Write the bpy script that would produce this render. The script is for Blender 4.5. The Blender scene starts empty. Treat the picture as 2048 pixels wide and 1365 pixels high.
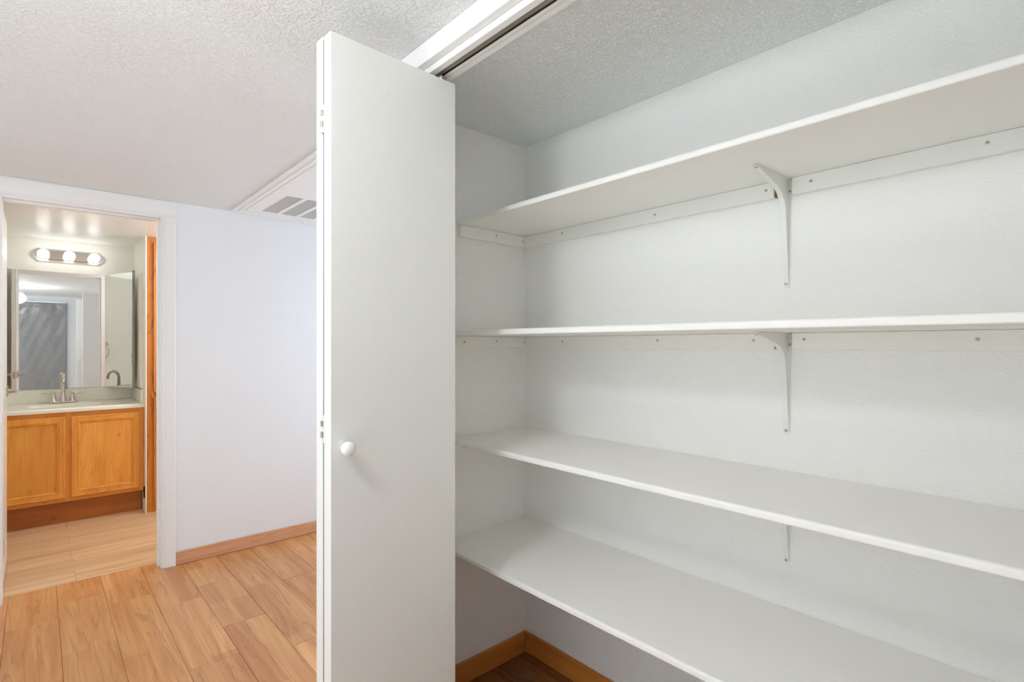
import bpy, bmesh, math, random
from mathutils import Vector, Matrix
random.seed(7)
S = bpy.context.scene
C = S.collection
PI = math.pi

# ------------------------------------------------------------------ camera
EYE = 1.295
cam = bpy.data.cameras.new('camera'); camo = bpy.data.objects.new('camera', cam); C.objects.link(camo)
camo.location = (0, 0, EYE); camo.rotation_euler = (PI/2, 0, -math.radians(42.0))
cam.sensor_width = 36; cam.lens = 36*1053/2048; cam.shift_y = 7.5/2048; cam.clip_start = 0.02
S.camera = camo
# ------------------------------------------------------------------ world, daylight, added fill, exposure
W = bpy.data.worlds.new('sky'); S.world = W; W.use_nodes = True
bg = W.node_tree.nodes['Background']; bg.inputs[0].default_value = (0.72, 0.86, 1.0, 1); bg.inputs[1].default_value = 1.6
def area(name, loc, rot, sx, sy, power, col):
    l = bpy.data.lights.new(name, 'AREA'); l.shape = 'RECTANGLE'; l.size = sx; l.size_y = sy; l.energy = power; l.color = col
    o = bpy.data.objects.new(name, l); C.objects.link(o); o.location = loc; o.rotation_euler = rot; return o
area('daylight_window_right', (2.70, 2.72, 1.25), (0, PI/2, 0), 1.3, 1.1, 22, (0.72, 0.84, 1.0))
area('fill_light_left', (-2.50, 0.60, 1.30), (0, -PI/2, 0), 1.3, 2.2, 7, (0.84, 0.92, 1.0))  # added soft fill from the left, at an invented window
sl = bpy.data.lights.new('fill_sun', 'SUN'); sl.energy = 23; sl.angle = .009; sl.color = (.87, .945, 1.0)
so_ = bpy.data.objects.new('fill_sun', sl); C.objects.link(so_); so_.rotation_euler = (0, -math.radians(38), math.radians(12))   # added, comes steeply through the left window and bounces up to the ceilings
area('fill_light_rear', (-1.05, -1.14, 1.40), (-PI/2, 0, 0), 1.0, 1.1, 13, (0.80, 0.91, 1.0))  # added fill from behind for the door face and closet end wall
LAMP_E = 54.0
BULB_E = 6.0
BATH_FILL_E = 62.0
S.cycles.max_bounces = 16; S.cycles.diffuse_bounces = 12      # white rooms: let the light bounce on
S.view_settings.view_transform = 'Standard'; S.view_settings.look = 'None'
S.view_settings.gamma = 1; S.view_settings.use_curve_mapping = False
S.view_settings.exposure = 0.08

# ------------------------------------------------------------------ materials
def lin(c):
    c = c/255
    return c/12.92 if c <= 0.04045 else ((c+0.055)/1.055)**2.4
def rgb(r, g, b): return (lin(r), lin(g), lin(b), 1)
class NT:
    def __init__(s, name):
        s.m = bpy.data.materials.new(name); s.m.use_nodes = True; s.t = s.m.node_tree
        s.p = s.t.nodes['Principled BSDF']; s.out = s.t.nodes['Material Output']
    def n(s, typ, **kw):
        x = s.t.nodes.new(typ)
        for k, v in kw.items():
            if k in x.inputs: x.inputs[k].default_value = v
            else: setattr(x, k, v)
        return x
    def l(s, a, b): s.t.links.new(a, b)
    def ramp(s, fac, stops):
        r = s.n('ShaderNodeValToRGB'); e = r.color_ramp.elements
        while len(e) < len(stops): e.new(0.5)
        for q, (p, c) in zip(e, stops): q.position = p; q.color = c
        s.l(fac, r.inputs[0]); return r.outputs[0]
    def mix(s, fac, a, b, mode='MIX'):
        x = s.n('ShaderNodeMix', data_type='RGBA', blend_type=mode)
        for sock, v in ((x.inputs[0], fac), (x.inputs[6], a), (x.inputs[7], b)):
            if hasattr(v, 'is_linked'): s.l(v, sock)
            else: sock.default_value = v
        return x.outputs[2]
    def bump(s, h, dist, strength=1.0):
        b = s.n('ShaderNodeBump'); b.inputs['Distance'].default_value = dist; b.inputs['Strength'].default_value = strength
        s.l(h, b.inputs['Height']); s.l(b.outputs[0], s.p.inputs['Normal'])
def paint(name, col, rough, scale=0, dist=0, style='peel', spec=0.5):
    m = NT(name); m.p.inputs['Roughness'].default_value = rough; m.p.inputs['Specular IOR Level'].default_value = spec
    tc = m.n('ShaderNodeNewGeometry')
    v = m.n('ShaderNodeTexNoise', Scale=1.3, Detail=2.0); m.l(tc.outputs['Position'], v.inputs['Vector'])
    c2 = tuple(x*0.965 for x in col[:3]) + (1,)
    m.l(m.mix(v.outputs[0], col, c2), m.p.inputs['Base Color'])
    if dist:
        n = m.n('ShaderNodeTexNoise', Scale=scale, Detail=3.0, Roughness=0.55); m.l(tc.outputs['Position'], n.inputs['Vector'])
        h = n.outputs[0]
        if style == 'knock':
            h = m.ramp(h, [(0.44, (0, 0, 0, 1)), (0.56, (1, 1, 1, 1))])
        elif style == 'brush':
            mp = m.n('ShaderNodeMapping'); mp.inputs['Scale'].default_value = (1, 1, 5); m.l(tc.outputs['Position'], mp.inputs[0]); m.l(mp.outputs[0], n.inputs['Vector'])
        m.bump(h, dist)
    return m.m
def metal(name, col, rough, metallic=1.0):
    m = NT(name); m.p.inputs['Base Color'].default_value = col; m.p.inputs['Roughness'].default_value = rough; m.p.inputs['Metallic'].default_value = metallic
    tc = m.n('ShaderNodeTexCoord'); n = m.n('ShaderNodeTexNoise', Scale=60.0, Detail=2.0); m.l(tc.outputs['Object'], n.inputs['Vector'])
    mr = m.n('ShaderNodeMapRange'); mr.inputs['To Min'].default_value = rough*0.8; mr.inputs['To Max'].default_value = min(1, rough*1.2+0.01)
    m.l(n.outputs[0], mr.inputs[0]); m.l(mr.outputs[0], m.p.inputs['Roughness'])
    return m.m
def wood(name, light, dark, streak, axis='Y', scale=1.0, rough=0.4, vary=0.25, knots=0.0, streaks=0.5, strip=0.0, stretch=9):
    """grain along one axis; every object gets its own cut of the pattern and its own tone"""
    m = NT(name); m.p.inputs['Roughness'].default_value = rough
    tc = m.n('ShaderNodeTexCoord'); oi = m.n('ShaderNodeObjectInfo')
    off = m.n('ShaderNodeCombineXYZ')
    for k, f in enumerate((37.0, 91.0, 53.0)):
        mm = m.n('ShaderNodeMath', operation='MULTIPLY'); mm.inputs[1].default_value = f
        m.l(oi.outputs['Random'], mm.inputs[0]); m.l(mm.outputs[0], off.inputs[k])
    add = m.n('ShaderNodeVectorMath', operation='ADD'); m.l(tc.outputs['Object'], add.inputs[0]); m.l(off.outputs[0], add.inputs[1])
    q9 = stretch; sc = {'X': (1.0, q9, q9), 'Y': (q9, 1.0, q9), 'Z': (q9, q9, 1.0)}[axis]
    mp = m.n('ShaderNodeMapping'); mp.inputs['Scale'].default_value = tuple(x*scale for x in sc); m.l(add.outputs[0], mp.inputs[0])
    n1 = m.n('ShaderNodeTexNoise', Scale=1.6, Detail=6.0, Roughness=0.6, Distortion=0.9); m.l(mp.outputs[0], n1.inputs['Vector'])
    base = m.ramp(n1.outputs[0], [(0.3, dark), (0.68, light)])
    n2 = m.n('ShaderNodeTexNoise', Scale=0.9, Detail=4.0, Roughness=0.55, Distortion=2.2); m.l(mp.outputs[0], n2.inputs['Vector'])
    ring = m.n('ShaderNodeMath', operation='PINGPONG'); mm = m.n('ShaderNodeMath', operation='MULTIPLY'); mm.inputs[1].default_value = 5.0
    m.l(n2.outputs[0], mm.inputs[0]); m.l(mm.outputs[0], ring.inputs[0]); ring.inputs[1].default_value = 0.5
    sf = m.ramp(ring.outputs[0], [(0.0, (streaks,)*3+(1,)), (0.11, (0, 0, 0, 1))])
    col = m.mix(sf, base, streak)
    # fine pores
    mp2 = m.n('ShaderNodeMapping'); mp2.inputs['Scale'].default_value = tuple(x*scale*(14 if x > 1 else 3) for x in sc); m.l(add.outputs[0], mp2.inputs[0])
    n3 = m.n('ShaderNodeTexNoise', Scale=1.5, Detail=3.0); m.l(mp2.outputs[0], n3.inputs['Vector'])
    pf = m.ramp(n3.outputs[0], [(0.35, (0.3, 0.3, 0.3, 1)), (0.55, (0, 0, 0, 1))])
    col = m.mix(pf, col, dark)
    if knots:
        nk = m.n('ShaderNodeTexNoise', Scale=26.0, Detail=2.0); m.l(add.outputs[0], nk.inputs['Vector'])
        dk = m.n('ShaderNodeMixRGB', blend_type='LINEAR_LIGHT'); dk.inputs[0].default_value = .035; m.l(add.outputs[0], dk.inputs[1]); m.l(nk.outputs[1], dk.inputs[2])
        vo = m.n('ShaderNodeTexVoronoi', Scale=6.5); m.l(dk.outputs[0], vo.inputs['Vector'])
        kf = m.ramp(vo.outputs['Distance'], [(0.03, (knots,)*3+(1,)), (0.13, (0, 0, 0, 1))])
        col = m.mix(kf, col, streak)
    if strip:
        mp3 = m.n('ShaderNodeMapping'); mp3.inputs['Scale'].default_value = (1/.0928, 1/.62, 0); m.l(tc.outputs['Object'], mp3.inputs[0])
        fl3 = m.n('ShaderNodeVectorMath', operation='FLOOR'); m.l(mp3.outputs[0], fl3.inputs[0])
        ad3 = m.n('ShaderNodeVectorMath', operation='ADD'); m.l(fl3.outputs[0], ad3.inputs[0]); m.l(off.outputs[0], ad3.inputs[1])
        wn = m.n('ShaderNodeTexWhiteNoise'); m.l(ad3.outputs[0], wn.inputs['Vector'])
        col = m.mix(m.ramp(wn.outputs['Value'], [(0.0, (0, 0, 0, 1)), (1.0, (strip,)*3+(1,))]), col, dark, 'MULTIPLY')
    hs = m.n('ShaderNodeHueSaturation'); m.l(col, hs.inputs['Color'])
    mr = m.n('ShaderNodeMapRange'); mr.inputs['To Min'].default_value = 1-vary; mr.inputs['To Max'].default_value = 1+vary*0.6
    m.l(oi.outputs['Random'], mr.inputs[0]); m.l(mr.outputs[0], hs.inputs['Value'])
    m.l(hs.outputs[0], m.p.inputs['Base Color'])
    m.bump(n3.outputs[0], 0.0003, 0.5)
    return m.m
def emit(name, col, strength):
    m = NT(name); m.p.inputs['Base Color'].default_value = (0.9, 0.9, 0.9, 1)
    m.p.inputs['Emission Color'].default_value = col; m.p.inputs['Emission Strength'].default_value = strength; return m.m

M = {}
M['ceil'] = paint('ceiling_knockdown_white', rgb(238, 241, 241), 0.75, 105, 0.0019, 'knock')
M['bathceil'] = paint('bathroom_ceiling_gloss_white', rgb(238, 239, 235), 0.25, 100, 0.0008, 'knock')
M['closet'] = paint('closet_wall_white', rgb(241, 240, 236), 0.6, 150, 0.0028)
M['hall'] = paint('hall_wall_white', rgb(240, 242, 244), 0.62, 150, 0.0024)
M['bathwall'] = paint('bathroom_wall_cream', rgb(240, 239, 231), 0.5, 150, 0.001)
M['shelf'] = paint('shelf_white_paint', rgb(241, 240, 236), 0.5, 45, 0.0007)
M['cleat'] = paint('cleat_white_paint', rgb(238, 237, 231), 0.5, 60, 0.0003, 'brush')
M['trim'] = paint('trim_white_semigloss', rgb(241, 241, 240), 0.35)
M['door'] = paint('door_white_paint', rgb(236, 236, 232), 0.45, 160, 0.0006)
M['steelwhite'] = paint('white_enamelled_steel', rgb(232, 232, 226), 0.35)
M['knob'] = paint('knob_white_gloss', rgb(240, 240, 238), 0.15)
M['counter'] = paint('cultured_marble_offwhite', rgb(238, 237, 226), 0.12)
M['plate'] = paint('plastic_white', rgb(240, 239, 232), 0.3)
M['chrome'] = metal('chrome', (0.75, 0.75, 0.74, 1), 0.08)
M['nickel'] = metal('brushed_nickel', (0.62, 0.57, 0.50, 1), 0.28)
M['steel'] = metal('dull_steel', (0.42, 0.40, 0.37, 1), 0.35)
M['bronze'] = metal('track_bronze_steel', (0.42, 0.37, 0.32, 1), 0.38)
M['dark'] = paint('dark_recess', rgb(38, 34, 30), 0.8)
M['screw'] = metal('screw_zinc', (0.55, 0.53, 0.5, 1), 0.4, 0.8)
M['gapshade'] = paint('door_gap_shade_grey', rgb(120, 124, 122), 0.9)  # grey put in for the shade in the door gap
M['satin'] = metal('satin_chrome', (0.66, 0.66, 0.63, 1), 0.2)
M['mesh'] = paint('grille_mesh_grey', rgb(205, 204, 202), 0.7)
m = NT('mirror_silver'); m.p.inputs['Base Color'].default_value = (0.86, 0.88, 0.87, 1); m.p.inputs['Metallic'].default_value = 1; m.p.inputs['Roughness'].default_value = 0.012; M['mirror'] = m.m
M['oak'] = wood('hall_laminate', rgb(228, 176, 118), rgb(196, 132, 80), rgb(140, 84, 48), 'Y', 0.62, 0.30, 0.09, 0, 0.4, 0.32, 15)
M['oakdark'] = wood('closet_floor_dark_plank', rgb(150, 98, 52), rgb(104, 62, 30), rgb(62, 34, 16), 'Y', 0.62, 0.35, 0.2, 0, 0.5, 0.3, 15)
M['vinyl'] = wood('bathroom_vinyl_plank', rgb(234, 204, 166), rgb(196, 150, 106), rgb(184, 138, 98), 'X', .7, 0.45, 0.08, 0, 0.2, 0, 26)
M['base_hall'] = wood('baseboard_oak_light', rgb(226, 176, 138), rgb(208, 152, 112), rgb(170, 112, 76), 'X', .8, 0.4, 0.05, 0, 0.4, 0, 14)
M['base_clos'] = wood('baseboard_honey', rgb(206, 136, 62), rgb(180, 108, 44), rgb(140, 78, 28), 'X', 0.8, 0.32, 0.05, 0, 0.35)
M['base_closY'] = wood('baseboard_honey_y', rgb(206, 136, 62), rgb(180, 108, 44), rgb(140, 78, 28), 'Y', 0.8, 0.32, 0.05, 0, 0.35)
M['alder'] = wood('alder_honey', rgb(236, 168, 78), rgb(218, 142, 56), rgb(122, 64, 22), 'Z', 0.7, 0.32, 0.06, 0.5, 0.18)
M['alderX'] = wood('alder_honey_rail', rgb(228, 158, 70), rgb(206, 132, 50), rgb(122, 64, 22), 'X', 0.7, 0.32, 0.06, 0.45, 0.18)
M['alderd'] = wood('alder_toe_kick', rgb(184, 110, 46), rgb(156, 86, 32), rgb(80, 40, 14), 'X', 0.7, 0.4, 0.05, 0.7, 0.2)
M['linen'] = wood('linen_cabinet_amber', rgb(212, 136, 52), rgb(184, 104, 32), rgb(116, 56, 16), 'Z', 0.9, 0.3, 0.05, 0, 0.7)
M['raw'] = wood('raw_pine_end', rgb(190, 158, 118), rgb(160, 124, 86), rgb(120, 86, 54), 'Z', 2.0, 0.8, 0.05)
M['lamp'] = emit('hall_lamp_opal_glass', (0.95, 0.975, 1.0, 1), LAMP_E)
M['bathfill'] = emit('bathroom_fill_lamp_glass', (0.90, 0.96, 1.0, 1), BATH_FILL_E)  # glow of the lamp added to brighten the bathroom
M['bulb'] = emit('vanity_bulb_glow', (0.94, 0.97, 1.0, 1), BULB_E)
m = NT('window_glass'); tr = m.n('ShaderNodeBsdfTransparent'); gl = m.n('ShaderNodeBsdfGlossy', Roughness=0.02); mx = m.n('ShaderNodeMixShader'); mx.inputs[0].default_value = 0.06
m.l(tr.outputs[0], mx.inputs[1]); m.l(gl.outputs[0], mx.inputs[2]); m.l(mx.outputs[0], m.out.inputs[0]); M['glass'] = m.m
m = NT('plastic_sheeting'); m.p.inputs['Base Color'].default_value = rgb(150, 150, 152); m.p.inputs['Roughness'].default_value = 0.18
tc = m.n('ShaderNodeTexCoord'); vo = m.n('ShaderNodeTexNoise', Scale=3.0, Detail=7.0, Distortion=4.0); m.l(tc.outputs['Object'], vo.inputs['Vector']); m.bump(vo.outputs[0], 0.012); M['plastic'] = m.m

# ------------------------------------------------------------------ mesh helpers
class MB:
    def __init__(s): s.bm = bmesh.new()
    def box(s, x0, x1, y0, y1, z0, z1, bev=0, seg=2):
        r = bmesh.ops.create_cube(s.bm, size=1); vs = r['verts']
        for v in vs:
            v.co = Vector(((x0+x1)/2+v.co.x*(x1-x0), (y0+y1)/2+v.co.y*(y1-y0), (z0+z1)/2+v.co.z*(z1-z0)))
        if bev:
            es = list({e for v in vs for e in v.link_edges})
            bmesh.ops.bevel(s.bm, geom=es, offset=bev, segments=seg, affect='EDGES', profile=0.5)
        return s
    def prism(s, pts, axis, a, b):
        """closed 2D outline extruded along an axis; pts given in the two other axes, in xyz order"""
        def mk(p, q):
            return {'X': (q, p[0], p[1]), 'Y': (p[0], q, p[1]), 'Z': (p[0], p[1], q)}[axis]
        va = [s.bm.verts.new(mk(p, a)) for p in pts]; vb = [s.bm.verts.new(mk(p, b)) for p in pts]
        n = len(pts)
        for i in range(n): s.bm.faces.new((va[i], va[(i+1) % n], vb[(i+1) % n], vb[i]))
        s.bm.faces.new(va[::-1]); s.bm.faces.new(vb)
        return s
    def lathe(s, prof, origin, direction, seg=24):
        """prof: list of (radius, height along direction)"""
        d = Vector(direction).normalized(); q = d.to_track_quat('Z', 'Y'); o = Vector(origin); rings = []
        for r, h in prof:
            if r < 1e-6: rings.append([s.bm.verts.new(o+d*h)])
            else: rings.append([s.bm.verts.new(o+q @ Vector((r*math.cos(2*PI*k/seg), r*math.sin(2*PI*k/seg), h))) for k in range(seg)])
        for a, b in zip(rings, rings[1:]):
            for k in range(seg):
                k2 = (k+1) % seg
                if len(a) == 1 and len(b) == 1: continue
                if len(a) == 1: s.bm.faces.new((a[0], b[k2], b[k]))
                elif len(b) == 1: s.bm.faces.new((a[k], a[k2], b[0]))
                else: s.bm.faces.new((a[k], a[k2], b[k2], b[k]))
        if len(rings[0]) > 1: s.bm.faces.new(rings[0][::-1])
        if len(rings[-1]) > 1: s.bm.faces.new(rings[-1])
        return s
    def cyl(s, a, b, r, seg=20, r2=None):
        a = Vector(a); b = Vector(b); return s.lathe([(r, 0), (r if r2 is None else r2, (b-a).length)], a, b-a, seg)
    def tube(s, pts, rads, seg=14):
        pts = [Vector(p) for p in pts]; rings = []
        if not hasattr(rads, '__len__'): rads = [rads]*len(pts)
        up = Vector((0.0, 0.0, 1.0)); prev = None
        for i, p in enumerate(pts):
            d = (pts[min(i+1, len(pts)-1)]-pts[max(i-1, 0)]).normalized()
            ref = prev if prev is not None else (up if abs(d.z) < 0.9 else Vector((1, 0, 0)))
            x = (ref-d*ref.dot(d)).normalized(); y = d.cross(x); prev = x
            rings.append([s.bm.verts.new(p+(x*math.cos(2*PI*k/seg)+y*math.sin(2*PI*k/seg))*rads[i]) for k in range(seg)])
        for a, b in zip(rings, rings[1:]):
            for k in range(seg): s.bm.faces.new((a[k], a[(k+1) % seg], b[(k+1) % seg], b[k]))
        s.bm.faces.new(rings[0][::-1]); s.bm.faces.new(rings[-1])
        return s
    def rotz(s, cx, cy, a):
        bmesh.ops.rotate(s.bm, verts=s.bm.verts, cent=(cx, cy, 0), matrix=Matrix.Rotation(a, 3, 'Z')); return s
    def build(s, name, mat, parent=None, smooth=None, origin=None):
        bm = s.bm; bmesh.ops.recalc_face_normals(bm, faces=bm.faces)
        if origin is None:
            xs = [v.co for v in bm.verts]
            lo = [min(v[k] for v in xs) for k in range(3)]; hi = [max(v[k] for v in xs) for k in range(3)]
            origin = Vector(((lo[0]+hi[0])/2, (lo[1]+hi[1])/2, lo[2]))
        origin = Vector(origin); bmesh.ops.translate(bm, verts=bm.verts, vec=-origin)
        me = bpy.data.meshes.new(name); bm.to_mesh(me); bm.free()
        mats = mat if isinstance(mat, (list, tuple)) else [mat]
        for q in mats: me.materials.append(M[q])
        if smooth is not None: me.shade_smooth(); me.set_sharp_from_angle(angle=math.radians(smooth))
        o = bpy.data.objects.new(name, me); C.objects.link(o); o.location = origin
        if parent is not None: attach(o, parent)
        return o
def wloc(o):
    v = Vector(o.location); p = o.parent
    while p: v += p.location; p = p.parent
    return v
def attach(o, parent):
    w = Vector(o.location); o.parent = parent; o.location = w-wloc(parent)
def tag(o, label, cat, group=None):
    o['label'] = label; o['category'] = cat
    if group: o['group'] = group
    return o
def thing(name, loc, label, cat, group=None):
    o = bpy.data.objects.new(name, None); C.objects.link(o); o.location = loc; o.empty_display_size = 0.05
    return tag(o, label, cat, group)
def struct(o, label, cat):
    o['kind'] = 'structure'; o['label'] = label; o['category'] = cat; return o
def inst(src, loc, parent, name=None):
    o = bpy.data.objects.new(name or src.name.split('.')[0], src.data); C.objects.link(o); o.location = loc
    if parent is not None: attach(o, parent)
    return o

# ------------------------------------------------------------------ key dimensions (metres)
H = 2.13                                   # ceiling
CX, CY = 1.538, 1.622                      # closet back wall, closet left end wall
FX0, FX1 = 0.8133, 0.884                   # closet front wall
JL, JR = 1.300, -0.225                     # closet opening
HY, BY = 3.62, 3.74                        # hall back wall, bathroom side of it
MY = 5.53                                  # bathroom mirror wall
CR = -0.62                                 # closet right end
RX, LX, RY = 2.60, -2.40, -1.05            # room extents

# ------------------------------------------------------------------ floors
fl = struct(MB().box(LX-.1, RX+.1, RY-.1, BY, -0.06, -0.006).build('floor', 'dark'), 'honey brown laminate plank floor of hall and closet', 'floor')
PW = 0.1855; G = 0.0008
def plank_mesh(L, w, ax, mat):
    mb = MB()
    if ax == 'Y': mb.box(-w/2+G/2, w/2-G/2, -L/2+G/2, L/2-G/2, -0.012, 0, 0.0012, 1)
    else: mb.box(-L/2+G/2, L/2-G/2, -w/2+G/2, w/2-G/2, -0.012, 0, 0.0012, 1)
    return mb
cache = {}
def plank(cx, cy, L, w, ax, mat, parent):
    key = (round(L, 3), round(w, 3), ax, mat)
    if key not in cache:
        o = plank_mesh(L, w, ax, mat).build('plank', mat, None, None, (0, 0, 0)); cache[key] = o
        o.location = (cx, cy, 0); attach(o, parent); return o
    return inst(cache[key], (cx, cy, 0), parent, 'plank')
seams = {0.073: [3.46, 2.30, 1.1, -0.1], 0.2585: [3.29, 2.08, 0.86, -0.3], 0.444: [2.41, 1.2, 0.0], 0.6295: [3.22, 2.68, 1.5, 0.3], 0.815: [2.31, 1.1, -0.1], 1.0005: [3.0, 1.8, 0.6]}
k0 = -14; CPX = -.80
for k in range(k0, 13):
    xa = 0.073+k*PW; xb = xa+PW
    if xb < CPX+.02 or xa > RX: continue
    xa = max(xa, CPX); xb = min(xb, RX)
    key = [q for q in seams if abs(q-xa) < 0.01]
    cuts = seams[key[0]] if key else [RY+((k*0.47) % 1.2)+1.2*j for j in range(4)]
    ys = sorted([y for y in cuts if RY+.05 < y < BY-.05]+[RY, BY])
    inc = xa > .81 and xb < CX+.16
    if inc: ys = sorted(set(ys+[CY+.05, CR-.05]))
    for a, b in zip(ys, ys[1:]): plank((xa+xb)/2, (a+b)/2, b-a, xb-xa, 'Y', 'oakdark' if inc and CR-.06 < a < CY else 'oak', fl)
M['bouncecarpet'] = paint('pale_bounce_carpet', rgb(222, 220, 214), 0.95, 240, 0.003)  # unseen carpet, added to bounce neutral light up to the ceilings
struct(MB().box(LX, CPX-.001, RY, HY, -0.0058, .006, .002, 1).build('floor_bounce_carpet', 'bouncecarpet'), 'added pale carpet bouncing light upward in the room left of the hall', 'floor')
flb = struct(MB().box(-0.35, 2.0, BY, MY+.1, -0.06, -0.006).build('floor_bathroom', 'dark'), 'pale vinyl plank floor of the bathroom', 'floor')
bw = 0.184; y = BY; r = 0
while y < MY-0.02:
    yb = min(y+bw, MY)
    xs = [-0.35, 0.155, 1.375, 2.0] if r % 2 == 0 else [-0.35, 0.765, 2.0]
    for a, b in zip(xs, xs[1:]): plank((a+b)/2, (y+yb)/2, b-a, yb-y, 'X', 'vinyl', flb)
    y = yb; r += 1

# ------------------------------------------------------------------ ceilings and walls
struct(MB().box(LX-.1, RX+.1, RY-.1, BY-.06, H, H+.06).build('ceiling', 'ceil'), 'white knockdown textured ceiling over hall and closet', 'ceiling')
struct(MB().box(-0.4, 2.1, BY-.06, MY+.1, H, H+.06).build('ceiling_bathroom', 'bathceil'), 'glossy white textured bathroom ceiling', 'ceiling')
OX0, OX1, OZ = -0.150, 0.535, 2.048       # rough door opening in hall back wall
mb = MB().box(LX-.1, OX0, HY, BY, 0, H).box(OX1, RX+.1, HY, BY, 0, H).box(OX0, OX1, HY, BY, OZ, H)
struct(mb.build('wall_hall_back', 'hall'), 'white hall wall around the bathroom doorway', 'wall')
struct(MB().box(CX, CX+.1, CR-.1, CY+.1, 0, H).build('wall_closet_back', 'closet'), 'white textured back wall of the closet', 'wall')
struct(MB().box(FX0, CX, CY, CY+.1, 0, H).build('wall_closet_left', 'closet'), 'white end wall of the closet behind the folded door', 'wall')
struct(MB().box(FX0, CX, CR-.1, CR, 0, H).build('wall_closet_right', 'closet'), 'white right end wall of the closet', 'wall')
mb = MB().box(FX0, FX1, JL+.018, CY, 0, H).box(FX0, FX1, CR, JR-.018, 0, H).box(FX0, FX1, JR-.018, JL+.018, 2.078, H)
struct(mb.build('wall_closet_front', 'hall'), 'white wall and header around the closet opening', 'wall')
struct(MB().box(-.39, 2.1, MY, MY+.1, 0, H).build('wall_bathroom_back', 'bathwall'), 'cream bathroom wall behind the mirror', 'wall')
struct(MB().box(-.39, -.29, BY, MY, 0, H).build('wall_bathroom_left', 'bathwall'), 'cream left wall of the bathroom', 'wall')
struct(MB().box(2.0, 2.1, BY, MY, 0, H).build('wall_bathroom_right', 'bathwall'), 'cream right wall of the bathroom', 'wall')
wr = struct(MB().box(.6135, .621, 4.88, MY, 0, H).build('wall_vanity_return', 'bathwall'), 'narrow white return wall between vanity and linen cabinet', 'wall')
# room shell round the camera: walls with windows (left and rear ones added for fill light), doorway hung with plastic
def wall_hole(axis, a, b, u0, u1, h0, h1, z0, z1):
    mb = MB()
    def bx(p, q, z, w):
        if axis == 'X': mb.box(a, b, p, q, z, w)
        else: mb.box(p, q, a, b, z, w)
    bx(u0, h0, 0, H); bx(h1, u1, 0, H)
    if z0 > 0: bx(h0, h1, 0, z0)
    bx(h0, h1, z1, H); return mb
struct(wall_hole('X', RX, RX+.1, RY, HY, 2.15, 3.30, 0.55, 1.95).build('wall_right', 'hall'), 'white far right wall with a window beyond the closet', 'wall')
struct(wall_hole('X', LX-.1, LX, RY, HY, -0.55, 1.75, 0.60, 2.0).build('wall_left', 'hall'), 'white left wall of the room with an opening for the added wide window', 'wall')
struct(wall_hole('Y', RY-.1, RY, -.44, RX+.1, -0.25, 0.40, 0, 2.035).build('wall_rear', 'hall'), 'white rear wall with a doorway hung with plastic', 'wall')
struct(wall_hole('Y', RY-.1, RY, LX-.1, -.44, -1.60, -.50, .80, 2.0).build('wall_rear_left', 'hall'), 'white rear wall with an opening for the added window, left of the plastic sheet', 'wall')
def window(name, x, y0, y1, z0, z1, label):
    f = MB(); t = .05
    f.box(x-.03, x+.03, y0, y1, z0, z0+t).box(x-.03, x+.03, y0, y1, z1-t, z1).box(x-.03, x+.03, y0, y0+t, z0+t, z1-t).box(x-.03, x+.03, y1-t, y1, z0+t, z1-t)
    o = struct(f.build(name, 'trim'), label, 'window')
    ym = (y0+y1)/2; MB().box(x-.02, x+.02, ym-.02, ym+.02, z0+t, z1-t).build('mullion', 'trim', o)
    for a, b in ((y0+t, ym-.02), (ym+.02, y1-t)): MB().box(x-.003, x+.003, a, b, z0+t, z1-t).build('pane', 'glass', o)
window('window_1', RX+.05, 2.15, 3.30, .55, 1.95, 'white framed window in the right wall past the closet')
window('fill_window_2', LX-.05, -.55, 1.75, .60, 2.0, 'added white framed wide window in the left wall for fill light')  # unseen left window, added to let fill light in
w3 = MB().box(-1.6, -.5, RY-.07, RY-.02, .80, .85).box(-1.6, -.5, RY-.07, RY-.02, 1.95, 2.0).box(-1.6, -1.55, RY-.07, RY-.02, .85, 1.95).box(-.55, -.5, RY-.07, RY-.02, .85, 1.95)  # unseen rear window, added to brighten surfaces facing it
w3 = struct(w3.build('fill_window_3', 'trim'), 'added white framed window in the rear wall for fill light', 'window'); MB().box(-1.55, -.55, RY-.048, RY-.042, .85, 1.95).build('pane', 'glass', w3)
# small dark hole with torn drywall at the foot of the return wall
MB().box(.606, .6135, 4.90, 4.935, .115, .20, .002).build('hole', 'dark', wr)

# ------------------------------------------------------------------ baseboards
def base(name, mat, x0, x1, y0, y1, h, label):
    return struct(MB().box(x0, x1, y0, y1, 0.0005, h, .004).build(name, mat), label, 'baseboard')
base('baseboard_hall', 'base_hall', .6005, RX, HY-.014, HY-.0005, .080, 'light oak baseboard along the white hall wall')
base('baseboard_closet_left', 'base_clos', FX1+.0005, CX-.0125, CY-.013, CY-.0005, .086, 'honey wood baseboard on the closet end wall')
base('baseboard_closet_back', 'base_closY', CX-.0125, CX-.0005, CR+.001, CY-.0005, .086, 'honey wood baseboard along the closet back wall')

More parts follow.
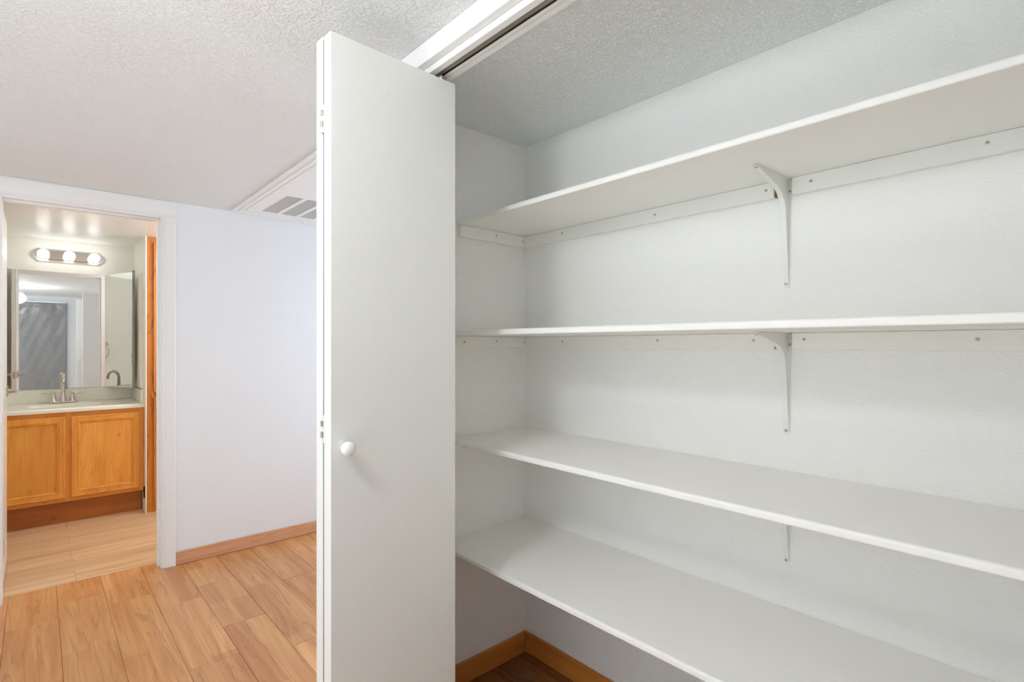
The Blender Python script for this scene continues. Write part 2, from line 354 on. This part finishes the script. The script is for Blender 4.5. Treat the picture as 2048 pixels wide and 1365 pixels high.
# ------------------------------------------------------------------ closet opening trim
tr1 = bpy.data.objects.new('trim_1', None); C.objects.link(tr1); tr1.location = (.80, JL, 0)
struct(tr1, 'white casing and jamb boards round the closet opening', 'trim')
MB().box(.79, FX0-.0005, JR-.10, JL+.10, 2.073, 2.1295, .003).build('head_casing', 'trim', tr1)
MB().box(.79, FX0-.0005, JL+.018, JL+.075, .001, 2.0725, .003).build('side_casing', 'trim', tr1)
MB().box(.79, FX0-.0005, JR-.075, JR-.018, .001, 2.0725, .003).build('side_casing', 'trim', tr1)
MB().box(FX0+.0005, .833, JR, JL, 2.056, 2.0775, .001).build('head_jamb', 'trim', tr1)
MB().box(.8655, FX1-.0005, JR, JL, 2.056, 2.0775, .001).build('head_jamb', 'trim', tr1)
MB().box(FX0+.0005, FX1-.0005, JL, JL+.0175, .001, 2.0775, .001).build('side_jamb', 'trim', tr1)
MB().box(FX0+.0005, FX1-.0005, JR-.0175, JR, .001, 2.0775, .001).build('side_jamb', 'trim', tr1)
tk = thing('door_track', (.849, (JL+JR)/2, 2.04), 'dark metal sliding track set in the closet head jamb', 'track')
ya, yb = JR+.002, JL-.002
mb = MB().box(.8335, .865, ya, yb, 2.074, 2.0775).box(.8335, .8352, ya, yb, 2.0555, 2.074).box(.8633, .865, ya, yb, 2.0555, 2.074)
mb.build('channel', 'bronze', tk)
MB().box(.8353, .8440, ya, yb, 2.0545, 2.0565).build('lip', 'bronze', tk)
MB().box(.8530, .8632, ya, yb, 2.0545, 2.0565).build('lip', 'steelwhite', tk)
MB().cyl((.8435, ya, 2.0585), (.8435, yb, 2.0585), .0022, 8).build('runner', 'steel', tk)

# ------------------------------------------------------------------ bifold doors
def quad_panel(p0, p1, th, side, z0, z1, bev=.0015):
    """upright board whose face runs p0->p1, thickness th towards side (+1 = +Y)"""
    p0 = Vector(p0); p1 = Vector(p1); d = (p1-p0); L = d.length; a = math.atan2(d.y, d.x)
    mb = MB().box(0, L, 0 if side > 0 else -th, th if side > 0 else 0, z0, z1, bev, 1)
    mb.rotz(0, 0, a); bmesh.ops.translate(mb.bm, verts=mb.bm.verts, vec=(p0.x, p0.y, 0)); return mb
def bifold(s, yoff, name, label, hz):
    """s=+1: folded against the left jamb (knob face looks to -Y); s=-1 mirrored"""
    def Yp(v): return yoff+s*(v-1.3)
    t = thing(name, (.86, Yp(1.25), .012), label, 'door', 'folding closet doors')
    a0, a1 = (.5107, Yp(1.2042)), (.8813, Yp(1.2185)); b0, b1 = (.5107, Yp(1.2514)), (.8805, Yp(1.2600))
    p1 = quad_panel(a0, a1, .035, s, .015, 2.035).build('door_panel', 'door', t)
    quad_panel(b0, b1, .0355, s, .015, 2.041).build('door_panel', 'door', t)
    yk = Yp(1.2045+.0012)
    MB().lathe([(.008, 0), (.008, .010), (.0095, .013), (.0150, .017), (.0175, .0225), (.0172, .028), (.0140, .0335), (.0075, .0368), (0, .0378)], (.5440, yk, 1.049), (0, -s, 0), 28).build('knob', 'knob', t, 50)
    ym = Yp(1.2453)
    yy = sorted((Yp(1.2425), Yp(1.2500))); MB().box(.5125, .5160, yy[0], yy[1], .02, 2.03).build('gap_shade_strip', 'gapshade', t)  # grey strip standing in for the shade between the two panels
    for z in hz:
        h = MB().box(.5090, .5104, min(Yp(1.2290), Yp(1.2665)), max(Yp(1.2290), Yp(1.2665)), z-.033, z+.033, .0005, 1).build('hinge', 'steelwhite', t)
        for k, (q0, q1) in enumerate(((-.033, -.0205), (-.0195, -.0068), (-.0055, .0065), (.0078, .0195), (.0205, .033))):
            MB().cyl((.5078, ym, z+q0), (.5078, ym, z+q1), .0042, 12).build('knuckle', 'steelwhite' if k % 2 == 0 else 'steel', h, 40)
    yg = Yp(1.2345)
    MB().cyl((.8455, yg, 2.035), (.8455, yg, 2.0535), .0035, 10).lathe([(.010, 0), (.011, .003), (.011, .009), (.006, .012)], (.8455, yg, 2.0385), (0, 0, 1), 16).build('roller_guide', 'steel', t, 40)
    return t
bifold(1, JL, 'bifold_door', 'white folding closet door standing open at the left, round knob on its face', (1.838, 1.092, .35))
bifold(-1, JR, 'bifold_door', 'white folding closet door folded at the right end of the closet', (1.838, 1.092, .35))

# ------------------------------------------------------------------ shelves, cleats, brackets
def make_screw():
    mb = MB().lathe([(.0043, 0), (.0043, .0006), (.0028, .0014), (0, .0015)], (0, 0, 0), (0, 0, 1), 14)
    n0 = len(mb.bm.faces)
    mb.box(-.0020, .0020, -.0004, .0004, .0008, .0017).box(-.0004, .0004, -.0020, .0020, .0008, .0017)
    mb.bm.faces.ensure_lookup_table()
    for f in mb.bm.faces[n0:]: f.material_index = 1
    return mb
_sc = None
def screw(loc, d, parent):
    global _sc
    if _sc is None:
        o = make_screw().build('screw', ['screw', 'dark'], None, None, (0, 0, 0)); _sc = o
    else:
        o = bpy.data.objects.new('screw', _sc.data); C.objects.link(o)
    o.location = loc; o.rotation_mode = 'QUATERNION'; q = Vector(d).to_track_quat('Z', 'Y')
    o.rotation_quaternion = q @ Matrix.Rotation(random.uniform(0, 1.5), 3, 'Z').to_quaternion()
    attach(o, parent); return o
BRY = 0.573
def shelf(zb, xf, label):
    T = .0190; r = .0070
    pts = [(CX-.001, zb), (CX-.001, zb+T)]
    for k in range(0, 7): a = PI/2+k*PI/12; pts.append((xf+r+r*math.cos(a), zb+T-r+r*math.sin(a)))
    for k in range(0, 7): a = PI+k*PI/12; pts.append((xf+.004+.004*math.cos(a), zb+.004+.004*math.sin(a)))
    o = MB().prism(pts, 'Y', CR+.001, CY-.001).build('closet_shelf', 'shelf', None, 40)
    tag(o, label, 'shelf', 'closet shelves'); return o
def cleats(zb, xf, nm, back_px, side_y, ch=.045):
    z1 = zb-.0005; z0 = z1-ch; ct = .019
    a = tag(MB().box(CX-ct, CX-.0005, .600, CY-.0005, z0, z1, .0015, 1).build('shelf_cleat', 'cleat'), 'white painted cleat on the back wall under the %s, left of the bracket' % nm, 'cleat', 'shelf cleats')
    MB().box(CX-ct+.001, CX-.0015, .5985, .5999, z0+.001, z1-.001).build('end_grain', 'raw', a)
    b = tag(MB().box(CX-ct, CX-.0005, CR+.001, .554, z0, z1, .0015, 1).build('shelf_cleat', 'cleat'), 'white painted cleat on the back wall under the %s, right of the bracket' % nm, 'cleat', 'shelf cleats')
    c = tag(MB().box(xf+.005, CX-ct-.0005, CY-ct, CY-.0005, z0, z1, .0015, 1).build('shelf_cleat', 'cleat'), 'short white cleat on the closet end wall under the %s' % nm, 'cleat', 'shelf cleats')
    for u, f in back_px:
        t = (u-1024)/1053; yy = (CX-ct)/(.6691+.7431*t)*(.7431-.6691*t)
        screw((CX-ct-.0001, yy, z0+ch*f), (-1, 0, 0), a if yy > .58 else b)
    for xx, f in side_y: screw((xx, CY-ct-.0001, z0+ch*f), (0, -1, 0), c)
def bracket(zb, nm, L=.20, Hh=.285):
    t = thing('shelf_bracket', (CX, BRY, zb-Hh), 'white pressed steel bracket under the %s' % nm, 'bracket', 'shelf brackets')
    xw = CX-.0005; z1 = zb-.0005
    prof = [(xw-.002, z1-.002), (xw-L+.004, z1-.002), (xw-L+.002, z1-.006)]
    P0, P1, P2 = Vector((xw-.085, z1-.030)), Vector((xw-.026, z1-.042)), Vector((xw-.0235, z1-.105))
    for k in range(0, 15):
        s = k/14; a = P0.lerp(P1, s); b = P1.lerp(P2, s); q = a.lerp(b, s); prof.append((q.x, q.y))
    prof += [(xw-.004, z1-Hh+.006), (xw-.002, z1-Hh+.004)]
    MB().prism(prof, 'Y', BRY-.0065, BRY+.0065).build('rib', 'steelwhite', t, 35)
    w0, w1 = .0125, .0085
    MB().prism([(BRY-w0, z1), (BRY+w0, z1), (BRY+w1, z1-Hh), (BRY+w1*.5, z1-Hh-.005), (BRY-w1*.5, z1-Hh-.005), (BRY-w1, z1-Hh)], 'X', xw-.0022, xw).build('wall_flange', 'steelwhite', t)
    MB().prism([(xw-.001, BRY-w0), (xw-.001, BRY+w0), (xw-L, BRY+w1), (xw-L-.005, BRY+w1*.5), (xw-L-.005, BRY-w1*.5), (xw-L, BRY-w1)], 'Z', z1-.0022, z1).build('shelf_flange', 'steelwhite', t)
    screw((xw-.0050, BRY, z1-Hh+.006), (-1, 0, 0), t); screw((xw-L+.006, BRY, z1-.0065), (0, 0, -1), t)
    screw((xw-.0024, BRY-.0095, z1-.032), (-1, 0, 0), t); screw((xw-.0024, BRY+.0095, z1-.032), (-1, 0, 0), t)
Z = [1.749, 1.328, .928, .548]; XF = [1.180, 1.130, 1.130, 1.095]
NM = ['top shelf', 'second shelf', 'third shelf', 'lowest shelf']
shelf(Z[0], XF[0], 'topmost white painted closet shelf, underside in view'); shelf(Z[1], XF[1], 'white closet shelf at eye level, second from the top')
shelf(Z[2], XF[2], 'white closet shelf second from the bottom, top surface in view'); shelf(Z[3], XF[3], 'lowest and deepest white closet shelf above the floor')
cleats(Z[0], XF[0], NM[0], [(1124, .6), (1310, .5), (1532, .55), (1622, .55), (1975, .6)], [(1.36, .6), (1.505, .5)])
cleats(Z[1], XF[1], NM[1], [(1125, .55), (1315, .6), (1507, .55), (1608, .6), (1955, .55)], [(1.20, .5), (1.36, .6), (1.51, .5)])
cleats(Z[2], XF[2], NM[2], [(1300, .5), (1500, .5), (1700, .5)], [(1.20, .55), (1.45, .5)])
cleats(Z[3], XF[3], NM[3], [(1300, .5), (1500, .5), (1700, .5)], [(1.20, .55), (1.45, .5)])
for q in range(4): bracket(Z[q], NM[q], .20, [.292, .275, .232, .25][q])

# ------------------------------------------------------------------ bathroom doorway trim and door
tr2 = bpy.data.objects.new('trim_2', None); C.objects.link(tr2); tr2.location = (.2, HY, 0)
struct(tr2, 'white casing and jamb round the bathroom doorway', 'trim')
def casing(x0, x1, z0, z1, inner):
    """upright casing: thin inner edge bead, flat field, thicker outer edge"""
    w = x1-x0; yf = HY-.0005
    pr = [(0, 0), (0, .010), (.004, .012), (.008, .010), (.011, .0095), (.016, .013), (.050, .016), (.062, .0165), (w, .013), (w, 0)]
    pts = [((x0+a) if inner > 0 else (x1-a), yf-b) for a, b in pr]
    return MB().prism(pts, 'Z', z0, z1)
casing(.5330, .6000, .001, 2.0375, 1).build('side_casing', 'trim', tr2)
casing(-.215, -.1450, .001, 2.0375, -1).build('side_casing', 'trim', tr2)
pr = [(0, 0), (0, .010), (.004, .012), (.008, .010), (.011, .0095), (.016, .013), (.060, .016), (.080, .0165), (.0905, .015), (.0905, 0)]
MB().prism([(HY-.0005-b, 2.038+a) for a, b in pr], 'X', -.215, .6000).build('head_casing', 'trim', tr2)
MB().box(.527, .5345, HY-.0005, BY+.001, .001, 2.047, .001).build('side_jamb', 'trim', tr2)
MB().box(-.1495, -.132, HY-.0005, BY+.001, .001, 2.047, .001).build('side_jamb', 'trim', tr2)
MB().box(-.1318, .5268, HY-.0005, BY+.001, 2.029, 2.047, .001).build('head_jamb', 'trim', tr2)
MB().box(.5165, .5268, 3.660, 3.700, .001, 2.028, .001).build('door_stop', 'trim', tr2)
MB().box(-.1318, .5160, 3.660, 3.700, 2.018, 2.0285, .001).build('door_stop', 'trim', tr2)
MB().box(.5257, .5269, 3.708, 3.732, 1.000, 1.060, .0004, 1).build('strike_plate', 'steel', tr2)
d1 = bpy.data.objects.new('door_1', None); C.objects.link(d1); d1.location = (-.155, 3.76, .01); struct(d1, 'white bathroom door swung open against the left wall', 'door')
MB().box(-.173, -.138, 3.750, 4.372, .012, 2.022, .0015, 1).build('door_slab', 'trim', d1)
for z in (.25, 1.0, 1.78):
    MB().cyl((-.1345, 3.7465, z-.045), (-.1345, 3.7465, z+.045), .0055, 12).build('hinge', 'nickel', d1, 40)
for s, xf in ((1, -.138), (-1, -.173)):
    ly, lz = 4.312, 1.020
    h = MB().box(min(xf, xf+s*.007), max(xf, xf+s*.007), ly-.030, ly+.030, lz-.030, lz+.030, .002, 2).build('rose', 'nickel', d1)
    MB().lathe([(.014, 0), (.011, .012), (.011, .034)], (xf+s*.006, ly, lz), (s, 0, 0), 16).tube([(xf+s*.040, ly+.006, lz), (xf+s*.042, ly-.03, lz+.001), (xf+s*.042, ly-.075, lz), (xf+s*.040, ly-.108, lz-.003)], [.0095, .0092, .008, .0065], 12).build('lever', 'nickel', h, 40)
MB().box(-.1655, -.1455, 4.3715, 4.3730, .985, 1.045, .0004, 1).build('latch_plate', 'nickel', d1)

# ------------------------------------------------------------------ vanity
VX0, VX1, VY = -.2850, .6115, 4.965
van = thing('vanity_cabinet', ((VX0+VX1)/2, 5.25, 0), 'honey alder vanity cabinet with two framed doors', 'cabinet')
# face frame
for q0, q1 in ((VX0, VX0+.030), (.145, .180), (VX1-.030, VX1)): MB().box(q0, q1, VY, VY+.019, .165, .811, .0008, 1).build('frame_stile', 'alder', van)
for q0, q1 in ((.165, .198), (.765, .811)): MB().box(VX0+.0301, VX1-.0301, VY+.0005, VY+.0185, q0, q1).build('frame_rail', 'alderX', van)
MB().box(VX0, VX0+.016, VY+.0192, MY-.002, .165, .811).box(VX1-.016, VX1, VY+.0192, MY-.002, .165, .811).box(VX0+.0161, VX1-.0161, VY+.0192, MY-.002, .165, .181).build('carcass', 'alder', van)
MB().box(VX0, VX1-.004, 5.037, 5.052, .001, .1645).build('toe_kick', 'alderd', van)
def cab_door(x0, x1, z0, z1, yb, mat, matr, parent, fw=.052):
    """framed door: four mitred rails with moulded inner step, field panel set back"""
    th = .019; yf = yb-th
    d = MB()
    pr = [(0, th-.0), (0, .004), (.004, 0), (.012, 0), (.015, .0025), (.018, .0015), (fw-.018, .0015), (fw-.015, .0050), (fw-.011, .0010), (fw-.005, .0050), (fw, .0130), (fw, th)]
    cs = [(x0, z0, 1, 1), (x1, z0, -1, 1), (x1, z1, -1, -1), (x0, z1, 1, -1)]
    rings = []
    for cx, cz, sx, sz in cs: rings.append([d.bm.verts.new((cx+sx*a, yf+b, cz+sz*a)) for a, b in pr])
    n = len(pr)
    for i in range(4):
        A, B = rings[i], rings[(i+1) % 4]
        for k in range(n):
            k2 = (k+1) % n
            d.bm.faces.new((A[k], B[k], B[k2], A[k2]))
    o = d.build('cabinet_door', mat, parent)
    MB().box(x0+fw-.002, x1-fw+.002, yf+.0125, yf+.0175, z0+fw-.002, z1-fw+.002).build('field_panel', mat, o)
    return o
cab_door(.178, .583, .194, .776, VY-.0005, 'alder', 'alderX', van)
cab_door(-.259, .147, .194, .776, VY-.0005, 'alder', 'alderX', van)
# counter with moulded basin
ct = thing('marble_countertop', ((VX0+VX1)/2, 5.25, .8115), 'off-white cultured marble vanity top with moulded basin', 'countertop')
cx, cy, ra, rb, dep = .160, 5.205, .215, .150, .105
mb = MB(); nx, ny = 60, 44; X0, X1, Y0, Y1 = VX0-.002, .6130, 4.943, MY-.0005; TZ = .840
grid = []
for j in range(ny+1):
    row = []
    for i in range(nx+1):
        x = X0+(X1-X0)*i/nx; yy = Y0+(Y1-Y0)*j/ny
        e = math.hypot((x-cx)/ra, (yy-cy)/rb); z = TZ
        if e < 1: z = TZ-dep*(1-e**3.0)**0.9
        elif e < 1.12: z = TZ-.004*(1-(e-1)/.12)**2
        fr = yy-Y0
        if fr < .012: z -= .010*(1-fr/.012)**2
        row.append(mb.bm.verts.new((x, yy, z)))
    grid.append(row)
for j in range(ny):
    for i in range(nx): mb.bm.faces.new((grid[j][i], grid[j][i+1], grid[j+1][i+1], grid[j+1][i]))
ff_ = [mb.bm.verts.new((v.co.x, Y0, .8115)) for v in grid[0]]
ff2 = [mb.bm.verts.new((v.co.x, VY+.03, .8115)) for v in grid[0]]
for i in range(nx):
    mb.bm.faces.new((ff_[i], ff_[i+1], grid[0][i+1], grid[0][i])); mb.bm.faces.new((ff2[i], ff2[i+1], ff_[i+1], ff_[i]))
for side in (0, nx):
    s = [mb.bm.verts.new((grid[j][side].co.x, grid[j][side].co.y, .8115)) for j in range(ny+1)]
    for j in range(ny): mb.bm.faces.new((s[j], s[j+1], grid[j+1][side], grid[j][side]))
mb.build('slab', 'counter', ct, 50)
MB().box(X0, X1, MY-.019, MY-.0005, TZ+.0003, .943, .003).build('backsplash', 'counter', ct)
MB().box(.5945, .6130, 4.99, MY-.0195, TZ+.0003, .943, .003).build('side_splash', 'counter', ct)
MB().lathe([(.022, 0), (.022, .003), (.014, .004), (0, .0035)], (cx, cy, TZ-dep+.001), (0, 0, 1), 20).build('drain', 'nickel', ct, 40)
# faucet
fx, fy, fz = .146, 5.420, TZ+.0005
fa = thing('faucet', (fx, fy, fz), 'brushed nickel two-handle faucet with high arc spout', 'faucet')
MB().box(fx-.082, fx+.082, fy-.026, fy+.026, fz, fz+.012, .0055, 3).build('base_plate', 'nickel', fa, 40)
sp = MB().lathe([(.024, 0), (.020, .015), (.0145, .050), (.0125, .085)], (fx, fy, fz+.0121), (0, 0, 1), 20)
pts = [(fx, fy, fz+.09), (fx, fy, fz+.15)]
for k in range(0, 15):
    a = PI*k/14*1.08; pts.append((fx, fy-.052+.052*math.cos(a), fz+.165+.055*math.sin(a)))
sp.tube(pts, [.0125, .0120]+[.0118-.0001*k for k in range(15)], 16); sp.build('spout', 'nickel', fa, 50)
for s in (-1, 1):
    hx = fx+s*.0555
    hd = MB().lathe([(.023, 0), (.019, .012), (.0135, .035), (.0120, .058), (.0125, .066), (.0060, .071), (0, .0715)], (hx, fy, fz+.0121), (0, 0, 1), 20).build('handle', 'nickel', fa, 50)
    MB().tube([(hx+s*.004, fy, fz+.074), (hx+s*.030, fy-.003, fz+.0765), (hx+s*.075, fy-.006, fz+.078)], [.0058, .0048, .0040], 10).build('lever', 'nickel', hd, 50)
# main mirror and angled leaf
mi = thing('wall_mirror', (.07, MY-.004, .945), 'wide frameless mirror above the vanity backsplash', 'mirror')
mb = MB().box(VX0+.003, .415, MY-.0065, MY-.0015, .946, 1.872)
mb.rotz(.415, MY-.004, math.radians(.2)); mb.build('glass', 'mirror', mi)
for xx in (.02, .35): MB().box(xx-.007, xx+.007, MY-.010, MY-.0005, 1.868, 1.884, .002).build('clip', 'plate', mi)
P = Vector((.421, MY-.012)); Q = Vector((.568, 5.153)); d = Q-P; L = d.length; a = math.atan2(d.y, d.x)
ml = thing('mirror_leaf', (P.x, P.y, .945), 'narrow hinged mirror leaf swung out beside the main mirror', 'mirror')
def leaf(y0, y1, x0, x1, z0, z1, bev=0):
    mb = MB().box(x0, x1, y0, y1, z0, z1, bev, 1); mb.rotz(0, 0, a); bmesh.ops.translate(mb.bm, verts=mb.bm.verts, vec=(P.x, P.y, 0)); return mb
leaf(-.008, -.0035, .003, L-.003, .948, 1.874).build('glass', 'mirror', ml)
leaf(-.003, .010, 0, L, .945, 1.877, .001).build('backing', 'plate', ml)
leaf(-.0095, .0105, L-.0025, L+.001, .943, 1.890, .0008).build('edge_strip', 'steel', ml)
leaf(-.0095, -.0032, 0, L-.003, .9445, .948, .0005).build('bottom_channel', 'steel', ml)
mc = thing('medicine_cabinet', (.605, 5.26, .945), 'shallow grey-white medicine cabinet on the return wall behind the mirror leaf', 'cabinet')
MB().box(.5990, .6130, 5.035, 5.485, .952, 1.862, .002).build('body', 'cleat', mc)
MB().box(.5960, .5988, 5.050, 5.470, .967, 1.847, .001).build('door', 'plate', mc)
# vanity light
lb = thing('vanity_light', (.186, MY, 1.945), 'chrome vanity light bar with three glowing globe bulbs', 'lamp')
def octo(hw, hh, c): return [(.186-hw+c, 1.998-hh), (.186+hw-c, 1.998-hh), (.186+hw-.010, 1.998-hh*.45), (.186+hw, 1.998), (.186+hw-.010, 1.998+hh*.45), (.186+hw-c, 1.998+hh), (.186-hw+c, 1.998+hh), (.186-hw+.010, 1.998+hh*.45), (.186-hw, 1.998), (.186-hw+.010, 1.998-hh*.45)]
def frustum(o0, o1, y0, y1):
    mb = MB(); A = [mb.bm.verts.new((p[0], y0, p[1])) for p in o0]; B = [mb.bm.verts.new((p[0], y1, p[1])) for p in o1]; n = len(A)
    for i in range(n): mb.bm.faces.new((A[i], A[(i+1) % n], B[(i+1) % n], B[i]))
    mb.bm.faces.new(A[::-1]); mb.bm.faces.new(B); return mb
frustum(octo(.238, .056, .045), octo(.228, .047, .042), MY-.0005, MY-.016).build('back_plate', 'satin', lb)
frustum(octo(.205, .034, .030), octo(.200, .030, .028), MY-.0165, MY-.030).build('raised_plate', 'chrome', lb)
for k in (-1, 0, 1):
    bx = .186+k*.1545
    s = MB().lathe([(.020, 0), (.020, .014), (.017, .016)], (bx, MY-.0302, 1.998), (0, -1, 0), 20).build('socket', 'chrome', lb, 40)
    pr = [(.013, 0), (.016, .010)]
    for q in range(1, 13): an = -PI/2+.45+(PI-.45)*q/12; pr.append((max(0, .037*math.cos(an)), .044+.037*math.sin(an)))
    MB().lathe(pr, (bx, MY-.0464, 1.998), (0, -1, 0), 24).build('bulb', 'bulb', s, 60)
# linen cabinet
lc = thing('linen_cabinet', (.86, 5.2, 0), 'tall amber wood linen cabinet reaching the ceiling beside the vanity', 'cabinet')
MB().box(.6215, 1.09, 4.912, MY-.001, .001, H-.001).build('carcass', 'linen', lc)
MB().box(.6215, .672, 4.893, 4.9115, .001, H-.001, .001, 1).box(1.045, 1.09, 4.893, 4.9115, .001, H-.001, .001, 1).box(.6725, 1.0445, 4.894, 4.9115, .001, .05).box(.6725, 1.0445, 4.894, 4.9115, H-.05, H-.001).build('face_frame', 'linen', lc)
cab_door(.664, 1.053, .045, .885, 4.8925, 'linen', 'linen', lc)
cab_door(.664, 1.053, .925, H-.045, 4.8925, 'linen', 'linen', lc)
# towel ring, outlet
tg = thing('towel_ring', (-.29, 4.90, 1.16), 'nickel towel ring on the left bathroom wall', 'towel ring')
MB().lathe([(.024, 0), (.024, .006), (.012, .012), (.010, .045)], (-.2895, 4.90, 1.30), (1, 0, 0), 20).build('mount', 'nickel', tg, 40)
MB().tube([(-.248+.0*k, 4.90+.072*math.sin(2*PI*k/40), 1.232+.072*math.cos(2*PI*k/40)) for k in range(41)], .0045, 10).build('ring', 'nickel', tg, 60)
oo = thing('outlet', (-.29, 5.137, 1.09), 'white outlet plate on the left bathroom wall by the vanity', 'outlet')
MB().box(-.2895, -.2845, 5.102, 5.172, 1.092, 1.207, .002).build('cover_plate', 'plate', oo)
for z in (1.130, 1.169): MB().box(-.2844, -.2830, 5.120, 5.154, z-.014, z+.014, .0006, 1).build('receptacle', 'cleat', oo)

# ------------------------------------------------------------------ ceiling access panel with grille
gp = thing('return_air_panel', (1.31, 2.9, H-.02), 'white ceiling return-air panel with grey mesh slots near the hall wall', 'vent')
gx0, gx1, gy0, gy1 = .887, 1.733, 2.10, 3.575
def ring(x0, x1, y0, y1, w, we, z0, z1, bev=.002):
    return MB().box(x0, x1, y0, y0+w, z0, z1, bev, 1).box(x0, x1, y1-we, y1, z0, z1, bev, 1).box(x0, x0+w, y0+w, y1-we, z0, z1, bev, 1).box(x1-w, x1, y0+w, y1-we, z0, z1, bev, 1)
ring(gx0, gx1, gy0, gy1, .026, .050, H-.012, H-.0005).build('outer_frame', 'trim', gp)
ring(gx0+.0262, gx1-.0262, gy0+.0262, gy1-.0502, .022, .040, H-.018, H-.0005).build('inner_frame', 'trim', gp)
px0, px1, py0, py1 = gx0+.052, gx1-.052, gy0+.052, gy1-.096
slots = [(1.018+.114*k, 1.109+.114*k) for k in range(6) if 1.109+.114*k < px1-.03]
sy0, sy1 = 2.978, 3.428
mb = MB().box(px0, px1, py0, sy0, H-.016, H-.008)
mb.box(px0, px1, sy1, py1, H-.016, H-.008)
e = [px0]+[q for s in slots for q in s]+[px1]
for i in range(0, len(e), 2): mb.box(e[i], e[i+1], sy0, sy1, H-.016, H-.008)
mb.build('cover', 'trim', gp)
for a_, b_ in slots:
    o = MB().box(a_-.001, b_+.001, sy0-.001, sy1+.001, H-.0078, H-.006).build('mesh_insert', 'mesh', gp)
    mb = MB()
    n = 36
    for k in range(n): yy = sy0+(sy1-sy0)*(k+.5)/n; mb.box(a_, b_, yy-.0028, yy+.0028, H-.013, H-.0085)
    q = mb.build('mesh_bars', 'mesh', o); q['kind'] = 'stuff'
MB().lathe([(.006, 0), (.006, .004), (.011, .006), (.011, .012), (.006, .016), (0, .0165)], (1.31, gy1-.070, H-.0182), (0, 0, -1), 18).build('latch_knob', 'knob', gp, 40)

# ------------------------------------------------------------------ hall ceiling lamp
def globe_lamp(lx, ly, mat, label):
    hl = thing('ceiling_lamp', (lx, ly, H-.25), label, 'lamp')
    MB().lathe([(.060, 0), (.060, .010), (.030, .022), (.012, .026), (.012, .100)], (lx, ly, H-.0005), (0, 0, -1), 32).build('lamp_base', 'nickel', hl, 40)
    pr = [(.020, .096)]
    for k in range(1, 17): an = PI*k/16; pr.append((.020+.085*math.sin(an) if k < 16 else 0, (.1735)-.0775*math.cos(an)))
    MB().lathe(pr, (lx, ly, H-.0005), (0, 0, -1), 36).build('lamp_shade', mat, hl, 60)
globe_lamp(-.20, .85, 'lamp', 'opal glass globe ceiling lamp lighting the hall')
globe_lamp(1.25, 4.35, 'bathfill', 'added opal glass globe ceiling lamp brightening the bathroom from out of view')  # unseen lamp, added to lift the light on the vanity front

# ------------------------------------------------------------------ plastic sheet over the rear doorway
mb = MB(); nx, nz = 40, 80; g = []
for j in range(nz+1):
    row = []
    for i in range(nx+1):
        x = -.27+.69*i/nx; z = .02+2.0*j/nz
        f = .012*math.sin(x*19+z*3)+.008*math.sin(z*11+x*7)+.006*math.sin(x*43-z*17)
        row.append(mb.bm.verts.new((x, RY+.045+f*.3, z)))
    g.append(row)
for j in range(nz):
    for i in range(nx): mb.bm.faces.new((g[j][i], g[j][i+1], g[j+1][i+1], g[j+1][i]))
ps = mb.build('plastic_sheet', 'plastic', None, 60); tag(ps, 'grey crinkled plastic sheet hung over a doorway, seen in the bathroom mirror', 'sheet')
so = ps.modifiers.new('thickness', 'SOLIDIFY'); so.thickness = .002
